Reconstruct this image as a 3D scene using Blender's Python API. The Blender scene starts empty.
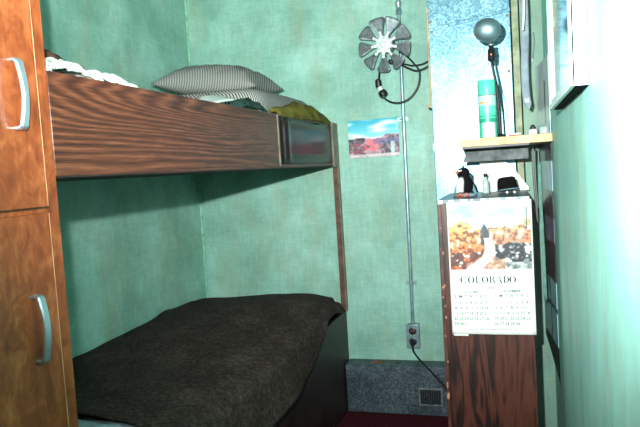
import bpy, bmesh, math, random
from mathutils import Vector, Matrix, Euler, noise
random.seed(7)
PI = math.pi
COL = bpy.context.scene.collection
SC = bpy.context.scene

# ------------------------------------------------------------------ camera
cam_d = bpy.data.cameras.new('camera'); cam = bpy.data.objects.new('camera', cam_d)
COL.objects.link(cam)
cam_d.sensor_width = 36; cam_d.lens = 35.3; cam_d.clip_start = 0.02
r_ = Vector((0.95523, 0.28917, -0.06261)); u_ = Vector((0.03992, 0.08370, 0.99569)); f_ = Vector((-0.29317, 0.95361, -0.06841))
m = Matrix((( r_.x, u_.x, -f_.x), (r_.y, u_.y, -f_.y), (r_.z, u_.z, -f_.z))).to_4x4()
m.translation = Vector((0, 0, 1.15)); cam.matrix_world = m
SC.camera = cam
# ------------------------------------------------------------------ world, flash, exposure
w = bpy.data.worlds.new('world'); SC.world = w; w.use_nodes = True
w.node_tree.nodes['Background'].inputs[0].default_value = (0.6, 0.8, 0.9, 1)
w.node_tree.nodes['Background'].inputs[1].default_value = 0.008
fl = bpy.data.lights.new('camera_flash', 'SPOT'); flash = bpy.data.objects.new('camera_flash', fl); COL.objects.link(flash)
fl.energy = 390; fl.color = (0.93, 1.0, 0.975); fl.shadow_soft_size = 0.012
fl.spot_size = math.radians(116); fl.spot_blend = 1.0
flash.location = (-0.12, 0.10, 1.30)
flash.rotation_euler = (Vector((-0.06, 2.9, 2.0)) - flash.location).to_track_quat('-Z', 'Y').to_euler()
SC.view_settings.view_transform = 'Standard'; SC.view_settings.look = 'None'
SC.view_settings.gamma = 1; SC.view_settings.use_curve_mapping = False
SC.view_settings.exposure = 0.0

# ------------------------------------------------------------------ materials
def lin(c):
    return tuple(((x/255)/12.92 if x/255 <= .04045 else ((x/255+.055)/1.055)**2.4) for x in c)
class MT:
    def __init__(s, name):
        s.m = bpy.data.materials.new(name); s.m.use_nodes = True
        s.t = s.m.node_tree; s.b = s.t.nodes['Principled BSDF']
    def n(s, typ, **k):
        nd = s.t.nodes.new('ShaderNode'+typ)
        for a, v in k.items():
            if a.startswith('i_'): nd.inputs[a[2:].replace('_', ' ')].default_value = v
            else: setattr(nd, a, v)
        return nd
    def l(s, a, b): s.t.links.new(a, b)
    def coord(s, scale=(1, 1, 1), rot=(0, 0, 0), kind='Object'):
        tc = s.n('TexCoord'); mp = s.n('Mapping'); mp.inputs['Scale'].default_value = scale; mp.inputs['Rotation'].default_value = rot
        s.l(tc.outputs[kind], mp.inputs['Vector']); return mp.outputs[0]
    def noise(s, vec, scale, detail=3, rough=.55, dist=0):
        nd = s.n('TexNoise'); s.l(vec, nd.inputs['Vector'])
        nd.inputs['Scale'].default_value = scale; nd.inputs['Detail'].default_value = detail
        nd.inputs['Roughness'].default_value = rough; nd.inputs['Distortion'].default_value = dist
        return nd.outputs[0]
    def math(s, op, a, b=None, c=None):
        nd = s.n('Math', operation=op)
        for i, v in enumerate((a, b, c)):
            if v is None: continue
            if isinstance(v, (int, float)): nd.inputs[i].default_value = v
            else: s.l(v, nd.inputs[i])
        return nd.outputs[0]
    def ramp(s, fac, stops, interp='LINEAR'):
        nd = s.n('ValToRGB'); nd.color_ramp.interpolation = interp
        e = nd.color_ramp.elements
        while len(e) < len(stops): e.new(.5)
        for i, (p, c) in enumerate(stops):
            e[i].position = p; e[i].color = (*lin(c), 1)
        s.l(fac, nd.inputs[0]); return nd.outputs[0]
    def mix(s, fac, a, b, mode='MIX'):
        nd = s.n('MixRGB', blend_type=mode)
        for i, v in enumerate((fac, a, b)):
            if isinstance(v, (int, float)): nd.inputs[i].default_value = v
            elif isinstance(v, tuple): nd.inputs[i].default_value = (*lin(v), 1)
            else: s.l(v, nd.inputs[i])
        return nd.outputs[0]
    def bump(s, h, strength=.3, dist=.002):
        nd = s.n('Bump'); nd.inputs['Strength'].default_value = strength; nd.inputs['Distance'].default_value = dist
        s.l(h, nd.inputs['Height']); s.l(nd.outputs[0], s.b.inputs['Normal'])
    def base(s, c):
        if isinstance(c, tuple): s.b.inputs['Base Color'].default_value = (*lin(c), 1)
        else: s.l(c, s.b.inputs['Base Color'])
    def pbr(s, rough=.6, metal=0, spec=.5, coat=0):
        s.b.inputs['Roughness'].default_value = rough; s.b.inputs['Metallic'].default_value = metal
        s.b.inputs['Specular IOR Level'].default_value = spec; s.b.inputs['Coat Weight'].default_value = coat
        return s.m
def plain(name, c, rough=.6, metal=0, spec=.5, var=.12, sc=30, coat=0):
    M = MT(name); v = M.noise(M.coord(), sc, 3)
    d = tuple(int(x*(1-var*1.6)) for x in c); b = tuple(min(255, int(x*(1+var))) for x in c)
    M.base(M.ramp(v, [(.3, d), (.7, b)])); return M.pbr(rough, metal, spec, coat)

def wall_mat(name, dark, mid, light, rough, spec=.4):
    M = MT(name); c = M.coord()
    big = M.noise(c, 4.5, 4, .6)
    weave_h = M.noise(M.coord((9, 9, 70)), 1.6, 3, .6)
    weave_v = M.noise(M.coord((55, 55, 7)), 1.5, 3, .6)
    fine = M.noise(c, 130, 2, .6)
    a = M.math('MULTIPLY_ADD', weave_h, .13, M.math('MULTIPLY', weave_v, .17))
    a = M.math('ADD', a, M.math('MULTIPLY', big, .58)); a = M.math('MULTIPLY_ADD', fine, .12, a)
    col = M.ramp(a, [(.41, dark), (.53, mid), (.64, light)])
    rust = M.noise(M.coord((3.2, 3.2, 1)), 2.6, 4, .65)
    col = M.mix(M.ramp(rust, [(.47, (0, 0, 0)), (.66, (150, 150, 150))]), col, (158, 160, 122))
    rust2 = M.noise(M.coord((1, 1, 1.2)), 5.5, 4, .6)
    col = M.mix(M.ramp(rust2, [(.60, (0, 0, 0)), (.76, (120, 120, 120))]), col, (156, 120, 96))
    M.base(col); M.bump(weave_v, .15, .001); return M.pbr(rough, 0, spec)
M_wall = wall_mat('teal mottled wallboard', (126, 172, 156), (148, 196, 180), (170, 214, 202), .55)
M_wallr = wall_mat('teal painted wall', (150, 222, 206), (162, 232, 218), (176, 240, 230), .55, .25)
M_seam = plain('pale teal corner strip', (150, 205, 180), .5)

def board_wood():
    M = MT('walnut grain laminate')
    n1 = M.noise(M.coord((1, .55, 6.5)), 1.0, 2, .3, .1)
    n1b = M.noise(M.coord((1, 1.6, 34)), 1.0, 2, .5)
    sz = M.n('SeparateXYZ'); M.l(M.coord(), sz.inputs[0])
    h = M.math('MULTIPLY_ADD', n1b, .10, M.math('MULTIPLY_ADD', sz.outputs[2], 1.6, n1))
    rings = M.math('PINGPONG', M.math('MULTIPLY', h, 46), 1.0)
    fib = M.noise(M.coord((20, 14, 320)), 1, 3, .6)
    v = M.math('ADD', M.math('MULTIPLY', rings, .33), M.math('MULTIPLY', fib, .67))
    col = M.ramp(v, [(.28, (48, 24, 16)), (.45, (76, 39, 26)), (.58, (98, 53, 36)), (.72, (122, 73, 52))])
    blot = M.noise(M.coord((1, 1.2, 3)), 2, 2)
    col = M.mix(M.ramp(blot, [(.4, (0, 0, 0)), (.7, (110, 110, 110))]), col, (110, 52, 32))
    M.base(col); return M.pbr(.38, 0, .5)
M_board = board_wood()
def door_wood():
    M = MT('orange varnished birch')
    a = M.noise(M.coord((8, 9, 6)), 2.6, 4, .65, 1.2); b = M.noise(M.coord((60, 60, 9)), 1.2, 3, .6)
    v = M.math('MULTIPLY_ADD', a, .7, M.math('MULTIPLY', b, .3))
    M.base(M.ramp(v, [(.32, (104, 44, 20)), (.5, (142, 68, 34)), (.68, (176, 98, 56))]))
    M.bump(a, .12, .002); return M.pbr(.36, 0, .5)
M_door = door_wood()
M_pale_edge = plain('pale door edge', (206, 150, 110), .6)
def ply_wood():
    M = MT('dark stained plywood')
    n1 = M.noise(M.coord((17, 17, 2.0)), 1.0, 3, .5, .5)
    rings = M.math('PINGPONG', M.math('MULTIPLY', n1, 11), 1.0)
    fib = M.noise(M.coord((170, 170, 7)), 1, 3, .6)
    v = M.math('ADD', M.math('MULTIPLY', rings, .68), M.math('MULTIPLY', fib, .32))
    M.base(M.ramp(v, [(.15, (22, 10, 9)), (.40, (48, 22, 17)), (.62, (76, 38, 28)), (.95, (94, 50, 38))]))
    return M.pbr(.45)
M_ply = ply_wood()
M_plyside = plain('dark red cabinet edge', (78, 40, 30), .5, var=.3, sc=18)
def galv(name, dark, mid, light, metal=.75, rough=.42, sc=55):
    M = MT(name); c = M.coord()
    vo = M.n('TexVoronoi'); M.l(c, vo.inputs['Vector']); vo.inputs['Scale'].default_value = sc
    bw = M.n('RGBToBW'); M.l(vo.outputs['Color'], bw.inputs[0])
    nz = M.noise(c, 9, 4, .6)
    v = M.math('ADD', M.math('MULTIPLY', bw.outputs[0], .45), M.math('MULTIPLY', nz, .55))
    M.base(M.ramp(v, [(.3, dark), (.5, mid), (.72, light)]))
    rr = M.math('MULTIPLY_ADD', bw.outputs[0], .16, rough - .08); M.l(rr, M.b.inputs['Roughness'])
    M.b.inputs['Metallic'].default_value = metal; return M.m
M_duct = galv('galvanized sheet', (86, 132, 152), (116, 164, 182), (162, 206, 218), .55, .38, 150)
M_duct2 = galv('dull galvanized sheet', (48, 58, 66), (70, 84, 92), (108, 124, 132), .3, .5, 170)
M_chrome = plain('bright chrome', (200, 214, 224), .3, .8, var=.03)
M_steel = plain('brushed grey steel', (128, 138, 140), .45, .35, var=.15, sc=60)
M_alu = plain('cast aluminium', (226, 238, 238), .5, .15, var=.12, sc=50)
M_conduit = plain('grey conduit', (160, 190, 196), .32, .6, var=.08)
M_black = plain('black rubber', (20, 20, 22), .45)
M_brown = plain('brown plastic', (50, 26, 20), .4)
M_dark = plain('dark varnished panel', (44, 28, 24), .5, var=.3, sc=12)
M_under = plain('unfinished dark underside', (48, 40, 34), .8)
M_trim = plain('brown edge trim', (96, 66, 52), .5, var=.2)
M_trimg = plain('grey brown edge trim', (120, 112, 94), .5, var=.15)
def blanket_mat():
    M = MT('dark grey wool'); c = M.coord()
    a = M.noise(c, 65, 5, .8); b = M.noise(c, 7, 3); fz = M.noise(M.coord((1, 2.5, 1)), 160, 2, .7)
    v = M.math('ADD', M.math('MULTIPLY', a, .5), M.math('ADD', M.math('MULTIPLY', b, .2), M.math('MULTIPLY', fz, .3)))
    M.base(M.ramp(v, [(.38, (34, 27, 25)), (.50, (62, 52, 48)), (.62, (100, 86, 80))]))
    M.bump(a, .6, .004); return M.pbr(.95, 0, .1)
M_blanket = blanket_mat()
M_olive = plain('olive drab cloth', (106, 98, 44), .9, spec=.1, var=.25, sc=14)
M_green = plain('dark green wool', (48, 70, 64), .9, spec=.1, var=.25)
M_sheet = plain('pale blue white sheet', (214, 232, 242), .9, spec=.1, var=.05, sc=10)
M_white = plain('white cotton', (232, 240, 234), .9, spec=.1, var=.05)
def lace_mat():
    M = MT('knotted white cloth'); c = M.coord()
    a = M.noise(c, 75, 3, .7)
    M.base(M.ramp(a, [(.38, (96, 92, 76)), (.47, (196, 208, 196)), (.6, (240, 246, 236))]))
    M.bump(a, .8, .01); return M.pbr(.9, 0, .1)
M_lace = lace_mat()
M_brownc = plain('brown blanket cloth', (74, 50, 42), .9, spec=.1, var=.35)
def tick_mat(name, freq, axis, rot=(0, 0, 0)):
    M = MT(name); c = M.coord(rot=rot); wv = M.n('TexWave', wave_type='BANDS', bands_direction=axis, wave_profile='SIN')
    M.l(c, wv.inputs['Vector']); wv.inputs['Scale'].default_value = freq; wv.inputs['Distortion'].default_value = .35; wv.inputs['Detail'].default_value = 1
    wv.inputs['Detail Scale'].default_value = .4
    st = M.n('TexNoise'); M.l(c, st.inputs['Vector']); st.inputs['Scale'].default_value = 5
    col = M.ramp(wv.outputs['Fac'], [(.34, (62, 66, 78)), (.58, (176, 176, 166))])
    col = M.mix(M.ramp(st.outputs[0], [(.5, (0, 0, 0)), (.7, (90, 90, 90))]), col, (150, 138, 120))
    M.base(col); return M.pbr(.9, 0, .1)
M_tick = tick_mat('striped pillow ticking', 46, 'X', (0, 0, math.radians(-20)))
M_tick2 = tick_mat('striped mattress ticking', 40, 'Y', (0, 0, math.radians(35)))
def carpet():
    M = MT('dark red carpet'); c = M.coord(); a = M.noise(c, 160, 3, .7)
    M.base(M.ramp(a, [(.35, (44, 14, 20)), (.65, (92, 34, 42))])); M.bump(a, .6, .005); return M.pbr(1, 0, .1)
M_carpet = carpet()
def attr_mat(name, rough=.5, spec=.5, coat=0):
    M = MT(name); a = M.n('VertexColor', layer_name='print'); M.l(a.outputs[0], M.b.inputs['Base Color']); return M.pbr(rough, 0, spec, coat)
M_print = attr_mat('colour print', .45); M_gloss = attr_mat('glossy colour print', .18, .6, .3)
M_can = attr_mat('printed spray can', .35, .5, .3); M_bird = attr_mat('plush print', .9, .1)
M_paper = plain('white paper', (244, 246, 240), .7, var=.02)
M_ink = plain('dark green grey ink', (26, 44, 44), .8)
M_inkl = plain('light green grey ink', (72, 108, 104), .8)
M_ply_edge = plain('raw plywood', (226, 188, 138), .6, var=.12, sc=25)
M_mirror = MT('mirror glass'); M_mirror.base((190, 222, 230)); M_mirror = M_mirror.pbr(.06, 1)
M_frame = plain('white painted frame', (226, 246, 244), .4, var=.02)
M_tan = plain('tan painted wood', (196, 176, 140), .5, var=.1)
M_lens = plain('grey lamp enamel', (150, 176, 186), .5, .85, var=.04)
M_orange = plain('orange felt', (230, 92, 50), .8)
M_cap = plain('mint green plastic cap', (84, 206, 176), .4, var=.04)
M_felt_shade = plain('black felt and mirror shade', (20, 18, 18), .9, spec=.1)
M_bluegrey = plain('blue grey felt', (110, 140, 150), .8)
M_glass = MT('clear glass'); M_glass.base((228, 244, 240)); M_glass.b.inputs['Transmission Weight'].default_value = .6; M_glass = M_glass.pbr(.12)
M_film = plain('pale plastic strip', (140, 156, 166), .35, var=.08)
M_red = plain('red print', (190, 44, 40), .6)
M_rust = plain('rust stain', (146, 78, 48), .8, var=.3)
M_copper = plain('copper', (200, 100, 60), .3, .7)
M_greycab = plain('grey cabinet top', (100, 112, 116), .45, .2, var=.15, sc=20)
M_ceil = plain('dull brown green ceiling', (84, 88, 76), .8)

# ------------------------------------------------------------------ mesh helpers
class MB:
    def __init__(s): s.v = []; s.f = []; s.c = None
    def add(s, vs, fs):
        o = len(s.v); s.v += [Vector(p) for p in vs]; s.f += [tuple(i+o for i in f) for f in fs]; return s
    def box(s, x0, x1, y0, y1, z0, z1):
        return s.add([(x, y, z) for x in (x0, x1) for y in (y0, y1) for z in (z0, z1)],
                     [(0, 1, 3, 2), (4, 6, 7, 5), (0, 4, 5, 1), (2, 3, 7, 6), (0, 2, 6, 4), (1, 5, 7, 3)])
    def prism(s, pts, d):       # polygon (3d points) extruded by vector d
        n = len(pts); d = Vector(d); a = [Vector(p) for p in pts]
        return s.add(a+[p+d for p in a], [tuple(range(n))[::-1], tuple(range(n, 2*n))]+[(i, (i+1) % n, (i+1) % n+n, i+n) for i in range(n)])
    def loft(s, rings, caps=True):
        n = len(rings[0]); vs = [p for r in rings for p in r]; fs = []
        for k in range(len(rings)-1):
            for i in range(n):
                j = (i+1) % n; fs.append((k*n+i, k*n+j, (k+1)*n+j, (k+1)*n+i))
        if caps: fs += [tuple(range(n))[::-1], tuple(range((len(rings)-1)*n, len(rings)*n))]
        return s.add(vs, fs)
    def tube(s, pts, r, seg=10, squash=None):
        pts = [Vector(p) for p in pts]; rings = []; up = None
        for i, p in enumerate(pts):
            t = (pts[min(i+1, len(pts)-1)]-pts[max(i-1, 0)]).normalized()
            if up is None: up = t.orthogonal().normalized()
            up = (up-t*up.dot(t)).normalized(); sd = t.cross(up)
            rr = r[i] if isinstance(r, (list, tuple)) else r
            rings.append([p+up*rr*math.cos(a)+sd*rr*math.sin(a) for a in [2*PI*k/seg for k in range(seg)]])
        return s.loft(rings)
    def lathe(s, prof, o, axis=(0, 0, 1), seg=28, caps=True):   # prof: (radius, height)
        q = Vector((0, 0, 1)).rotation_difference(Vector(axis).normalized()); o = Vector(o)
        rings = [[o+q @ Vector((max(r, 1e-4)*math.cos(2*PI*k/seg), max(r, 1e-4)*math.sin(2*PI*k/seg), h)) for k in range(seg)] for r, h in prof]
        return s.loft(rings, caps)
    def grid(s, fn, nu, nv):
        vs = [fn(i/nu, j/nv) for j in range(nv+1) for i in range(nu+1)]
        return s.add(vs, [(j*(nu+1)+i, j*(nu+1)+i+1, (j+1)*(nu+1)+i+1, (j+1)*(nu+1)+i) for j in range(nv) for i in range(nu)])
    def xf(s, mat):
        s.v = [mat @ p for p in s.v]; return s
ORG = {}
def build(name, mb, mat, parent=None, bevel=0, smooth=True, colors=None, subsurf=0, solid=0, fixn=True):
    me = bpy.data.meshes.new(name)
    if parent is None:
        xs = [p.x for p in mb.v]; ys = [p.y for p in mb.v]; zs = [p.z for p in mb.v]
        o = Vector(((min(xs)+max(xs))/2, (min(ys)+max(ys))/2, min(zs)))
    else: o = ORG[parent.name]
    me.from_pydata([p-o for p in mb.v], [], mb.f); me.update()
    if fixn:
        bm = bmesh.new(); bm.from_mesh(me); bmesh.ops.recalc_face_normals(bm, faces=bm.faces); bm.to_mesh(me); bm.free()
    if smooth:
        for p in me.polygons: p.use_smooth = True
        me.set_sharp_from_angle(angle=math.radians(38))
    if colors:
        at = me.color_attributes.new('print', 'FLOAT_COLOR', 'POINT')
        for i, p in enumerate(mb.v): at.data[i].color = (*lin(colors(p)), 1)
    me.materials.append(mat)
    ob = bpy.data.objects.new(name, me); COL.objects.link(ob)
    ORG[ob.name] = o
    if parent is None: ob.location = o
    else: ob.parent = parent
    if solid:
        md = ob.modifiers.new('thickness', 'SOLIDIFY'); md.thickness = solid; md.offset = 0
    if bevel:
        md = ob.modifiers.new('bevel', 'BEVEL'); md.width = bevel; md.segments = 2; md.limit_method = 'ANGLE'
    if subsurf:
        md = ob.modifiers.new('sub', 'SUBSURF'); md.levels = subsurf; md.render_levels = subsurf
    return ob
def tag(o, label, cat, group=None, kind=None):
    o['label'] = label; o['category'] = cat
    if group: o['group'] = group
    if kind: o['kind'] = kind
    return o
def thing(name, loc, label, cat, group=None):
    o = bpy.data.objects.new(name, None); COL.objects.link(o); o.location = loc; o.empty_display_size = .05
    ORG[o.name] = Vector(loc); return tag(o, label, cat, group)
def struct(name, mb, mat, **k):
    o = build(name, mb, mat, **k); o['kind'] = 'structure'; return o
def spline(pts, n=10):   # Catmull-Rom
    P = [Vector(p) for p in pts]; P = [P[0]*2-P[1]]+P+[P[-1]*2-P[-2]]; out = []
    for i in range(1, len(P)-2):
        for k in range(n):
            t = k/n; a, b, c, d = P[i-1:i+3]
            out.append(.5*((2*b)+(c-a)*t+(2*a-5*b+4*c-d)*t*t+(3*b-a-3*c+d)*t**3))
    return out+[P[-2]]
def nz(x, y, z=0, s=1): return noise.noise(Vector((x*s, y*s, z*s)))
def mixc(a, b, t):
    t = max(0, min(1, t)); return tuple(a[i]*(1-t)+b[i]*t for i in range(3))

# ------------------------------------------------------------------ setting
XL, XR, YB, XF = -1.53, 0.14, 2.9, -0.788
YN, ZC = -0.9, 2.35
struct('floor', MB().box(XL-.1, XR+.1, YN-.1, YB+.1, -.1, 0), M_carpet)
struct('ceiling', MB().box(XL-.1, XR+.1, YN-.1, YB+.1, ZC, ZC+.1), M_ceil)
struct('wall_left', MB().box(XL-.1, XL, YN-.1, YB+.1, 0, ZC), M_wall)
struct('wall_back', MB().box(XL, XR, YB, YB+.1, 0, ZC), M_wall)
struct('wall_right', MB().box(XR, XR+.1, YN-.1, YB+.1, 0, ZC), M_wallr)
struct('wall_front', MB().box(XL, XR, YN-.1, YN, 0, ZC), M_ceil)
struct('trim_1', MB().box(XL, XL+.008, YB-.008, YB, 0, ZC), M_seam)
M_panel = wall_mat('grey green painted board', (112, 146, 132), (128, 164, 148), (142, 176, 160), .6)
struct('trim_2', MB().box(.057, XR, 2.664, 2.678, 0, ZC), M_panel)

# ------------------------------------------------------------------ wardrobe (left)
wr = thing('wardrobe', (-1.16, .47, 0), 'tall orange varnished wooden wardrobe with chrome pulls, left of the bunks', 'wardrobe')
b = MB(); b.box(XL+.002, XF-.02, 0.0, .018, 0, 2.1); b.box(XL+.002, XF-.02, .93, .948, 0, 2.1); b.box(XL+.002, XF-.02, .018, .93, 2.08, 2.1); b.box(XL+.002, XF-.02, .018, .93, .06, .08); b.box(XL+.002, XL+.01, .018, .93, .08, 2.08)
build('cabinet_body', b, M_door, wr, bevel=.001)
b = MB(); b.box(XF-.02, XF, .0, .045, 0, 2.1); b.box(XF-.02, XF, .885, .951, 0, 2.1)
b.box(XF-.02, XF, .045, .885, 0, .08); b.box(XF-.02, XF, .045, .885, 1.085, 1.14); b.box(XF-.02, XF, .045, .885, 2.04, 2.1)
build('face_frame', b, M_door, wr)
def pull(zm, par, Y=.850):
    # arched chrome pull: flat feet on the door, thick bowed grip
    h = .055; b = MB(); x0 = XF+.018
    path = spline([(x0-.001, Y, zm+h), (x0+.012, Y, zm+h-.001), (x0+.016, Y, zm+h-.012), (x0+.020, Y, zm+h*.4), (x0+.0215, Y, zm), (x0+.020, Y, zm-h*.4), (x0+.016, Y, zm-h+.012), (x0+.012, Y, zm-h+.001), (x0-.001, Y, zm-h)], 6)
    rings = []
    for i, p in enumerate(path):
        t = (path[min(i+1, len(path)-1)]-path[max(i-1, 0)]).normalized(); sd = Vector((0, 1, 0)); nn = t.cross(sd)
        wd = .007+.002*abs(i/(len(path)-1)-.5)*2; th = .0035
        rings.append([p+sd*a*wd+nn*c*th for a, c in ((-1, -.4), (-.7, -1), (.7, -1), (1, -.4), (1, .4), (.7, 1), (-.7, 1), (-1, .4))])
    b.loft(rings)
    return build('handle', b, M_chrome, par)
d = build('door', MB().box(XF, XF+.018, .03, .905, 1.118, 2.06), M_door, wr); pull(1.305, d); build('pale_edge', MB().box(XF+.0178, XF+.0184, .9035, .905, 1.118, 2.06), M_pale_edge, d)  # thin strip along the door edge, paler than the door wood
d = build('door', MB().box(XF, XF+.018, .03, .905, .06, 1.106), M_door, wr); pull(.915, d); build('pale_edge', MB().box(XF+.0178, XF+.0184, .9035, .905, .06, 1.106), M_pale_edge, d)

# ------------------------------------------------------------------ bunk bed
bb = thing('bunk_bed', (-1.16, 1.9, 0), 'built-in two-tier bunk bed with walnut grain side board against the left wall', 'bunk bed')
build('side_board', MB().box(XF-.018, XF, .953, 2.118, 1.168, 1.36), M_board, bb, bevel=.002)
def glossy_panel():
    # laminated end piece, slightly bowed towards the room
    def fn(u, v):
        y = 2.118+.692*u; bow = .004*math.sin(PI*u)+.009*math.exp(-((u-.045)/.022)**2)+.007*math.exp(-((u-.135)/.028)**2)
        return (XF+bow*.6, y, 1.180+.174*v)
    M = MT('high gloss dark laminate')
    a = M.noise(M.coord((1, 2.5, 6)), 1.2, 3, .5, .4); 
    M.base(M.ramp(a, [(.35, (16, 12, 16)), (.6, (48, 28, 28)), (.8, (66, 42, 38))])); M.b.inputs['IOR'].default_value = 1.28; M = M.pbr(.2, 0, .3, 0)
    g = MB().grid(fn, 120, 4)
    return build('end_panel', g, M, bb, solid=.003)
build('end_backing', MB().box(XF-.018, XF-.003, 2.118, 2.898, 1.168, 1.36), M_board, bb)
glossy_panel()
build('edge_strip', MB().box(XF, XF+.004, 2.112, 2.120, 1.175, 1.358), M_trimg, bb)
build('corner_trim', MB().box(XF-.002, XF+.010, 2.812, 2.897, 1.160, 1.366), M_trimg, bb, bevel=.001)
build('lower_edge_trim', MB().box(XF-.001, XF+.004, .953, 2.842, 1.166, 1.170), M_dark, bb)
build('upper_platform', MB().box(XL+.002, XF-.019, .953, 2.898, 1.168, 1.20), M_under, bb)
p = build('post', MB().box(XF-.018, XF+.006, 2.872, 2.898, .47, 1.160), M_trim, bb, bevel=.001)
build('post_edge', MB().box(XF+.006, XF+.010, 2.872, 2.898, .47, 1.160), M_trimg, p)
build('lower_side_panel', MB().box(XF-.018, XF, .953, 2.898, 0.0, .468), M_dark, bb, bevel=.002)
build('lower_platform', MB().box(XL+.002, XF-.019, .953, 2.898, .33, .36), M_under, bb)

def cushion(name, x0, x1, y0, y1, z0, z1, mat, r=.04, label=None, cat=None, lump=.004):
    b = MB(); rings = []; n = 40
    def rr(px, py, rad):
        pts = []
        for k in range(n):
            a = 2*PI*k/n; c, s_ = math.cos(a), math.sin(a); e = .25
            pts.append(((x0+x1)/2+math.copysign(abs(c)**e, c)*px, (y0+y1)/2+math.copysign(abs(s_)**e, s_)*py))
        return pts
    H_ = z1-z0
    for t in (0, .04, .15, .3, .5, .7, .85, .96, 1):
        ins = r*(1-math.sqrt(max(0, 1-(2*t-1)**2)))
        zz = z0+H_*t
        rings.append([Vector((q[0]+lump*nz(q[0], q[1], zz, 9), q[1]+lump*nz(q[1], q[0], zz, 8), zz)) for q in rr((x1-x0)/2-ins, (y1-y0)/2-ins, r)])
    b.loft(rings)
    o = build(name, b, mat)
    if label: tag(o, label, cat)
    return o
cushion('mattress', XL+.012, XF-.03, .96, 2.86, .36, .515, M_tick2, .03, 'lower bunk mattress under the dark grey wool blanket and white sheet', 'mattress')
cushion('mattress', XL+.012, XF-.03, .96, 2.86, 1.20, 1.335, M_tick2, .03, 'thin striped mattress lying on the upper bunk behind the walnut board', 'mattress')

# sheet on the lower mattress
def sheet_fn(u, v):
    x = XL+.03+u*(XF-.045-XL-.03); y = .97+v*.42
    return (x, y, max(.519, .523+.012*nz(x, y, 0, 7)+.004*nz(x, y, 3, 20)+.010*math.exp(-((x+1.0)/.25)**2)*(1-v)))
tag(build('bed_sheet', MB().grid(sheet_fn, 40, 30), M_sheet, solid=.004), 'pale blue white bed sheet showing past the grey blanket at bottom left', 'bed sheet')

def blanket_fn(u, v):
    # v along the bunk (0 near, 1 far), u across: left wall -> front edge -> hanging hem
    y1 = 2.885
    s_ = u*1.02
    flat = .70
    hem_y = y = None
    # near edge runs diagonally across the bed
    yn = 1.335+.03*math.sin(u*5)-.06*max(0, u-.6)
    y = yn+(y1-yn)*v
    def smooth(a, b_, t):
        t = max(0, min(1, (t-a)/(b_-a))); return t*t*(3-2*t)
    drop = .190-.160*smooth(2.12, 2.62, y)          # how far the hem hangs below the mattress top
    top = .546+.014*math.exp(-((y-2.5)/.35)**2)
    if u < .74:
        t = u/.74; x = XL+.016+t*.665
        bump = .030*math.exp(-((x+1.02)/.26)**2)*math.exp(-((y-2.75)/.5)**2)
        bump += .016*math.exp(-((x+1.3)/.3)**2)*math.exp(-((y-2.25)/.4)**2)
        z = top+bump+.010*nz(x, y, 0, 3)+.006*nz(x, y, 5, 7)
        z -= .028*smooth(2.68, 2.885, y)+.012*smooth(.8, 1, t)
        z -= .012*(1-smooth(0, .1, t))
        z += .012*math.exp(-(((x+1.2)*.75+(y-2.1)*.66)/.035)**2)*.8
    else:
        t = (u-.74)/.26; a = min(1, t/.42)*PI/2
        xs = XL+.016+.665
        z0 = top-.012+.010*nz(xs, y, 0, 3)+.006*nz(xs, y, 5, 7)-.028*smooth(2.68, 2.885, y)
        R = .068; k = smooth(2.35, 2.75, y)
        x = xs+R*math.sin(a)*(1-.25*k)+.012*t; z = z0-R*.62*(1-math.cos(a))
        if t > .42:
            tt = (t-.42)/.58; z -= max(.0, drop-R*.62)*tt
            x += (.006*math.sin(y*13+1)+.002*math.sin(y*31))*tt*(1-k)+.004*tt*(1-k)
        x = max(x, XL)
    return (x, y, z)
tag(build('blanket', MB().grid(blanket_fn, 80, 110), M_blanket, solid=.008), 'dark grey wool blanket spread over the lower bunk and hanging over its side', 'blanket')

# upper bunk bedding
def pillow(name, mat, c, sx, sy, h, rot, label):
    g = MB()
    def half(sg):
        def fn(u, v):
            a = 2*u-1; b_ = 2*v-1
            px = a*(1-.10*(1-abs(a))*0)*(1-.09*(1-b_*b_)*abs(a)**2); py = b_*(1-.10*(1-a*a)*abs(b_)**2)
            th = (max(0, 1-abs(a)**3.0)**.6)*(max(0, 1-abs(b_)**3.0)**.6)
            wr_ = (.06*nz(a, b_, sg, 3.2)+.05*nz(a*3, b_*.8, sg, 2.5))*th
            zz = sg*h*th*(1+wr_*2)*(1.0 if sg > 0 else .55)
            crease = .012*math.exp(-((a-.68+.25*b_)/.05)**2)*th*sg
            return (px*sx, py*sy, zz-crease)
        return fn
    g.grid(half(1), 44, 30); g.grid(half(-1), 44, 30)
    mt_ = Matrix.Translation(c) @ Euler(rot).to_matrix().to_4x4(); g.xf(mt_)
    o = build(name, g, mat)
    bm = bmesh.new(); bm.from_mesh(o.data); bmesh.ops.remove_doubles(bm, verts=bm.verts, dist=.0004); bmesh.ops.recalc_face_normals(bm, faces=bm.faces); bm.to_mesh(o.data); bm.free()
    return tag(o, label, 'pillow')
cushion('folded_mattress_pad', XL+.06, -.855, 2.12, 2.86, 1.337, 1.47, M_tick2, .05, 'striped folded bedding pad under the pillow at the far end of the upper bunk', 'bedding', .012)
pillow('pillow', M_tick, (-1.180, 2.50, 1.535), .226, .20, .088, (math.radians(4), math.radians(6), math.radians(4)), 'plump grey striped pillow on top of the upper bunk bedding')

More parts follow.
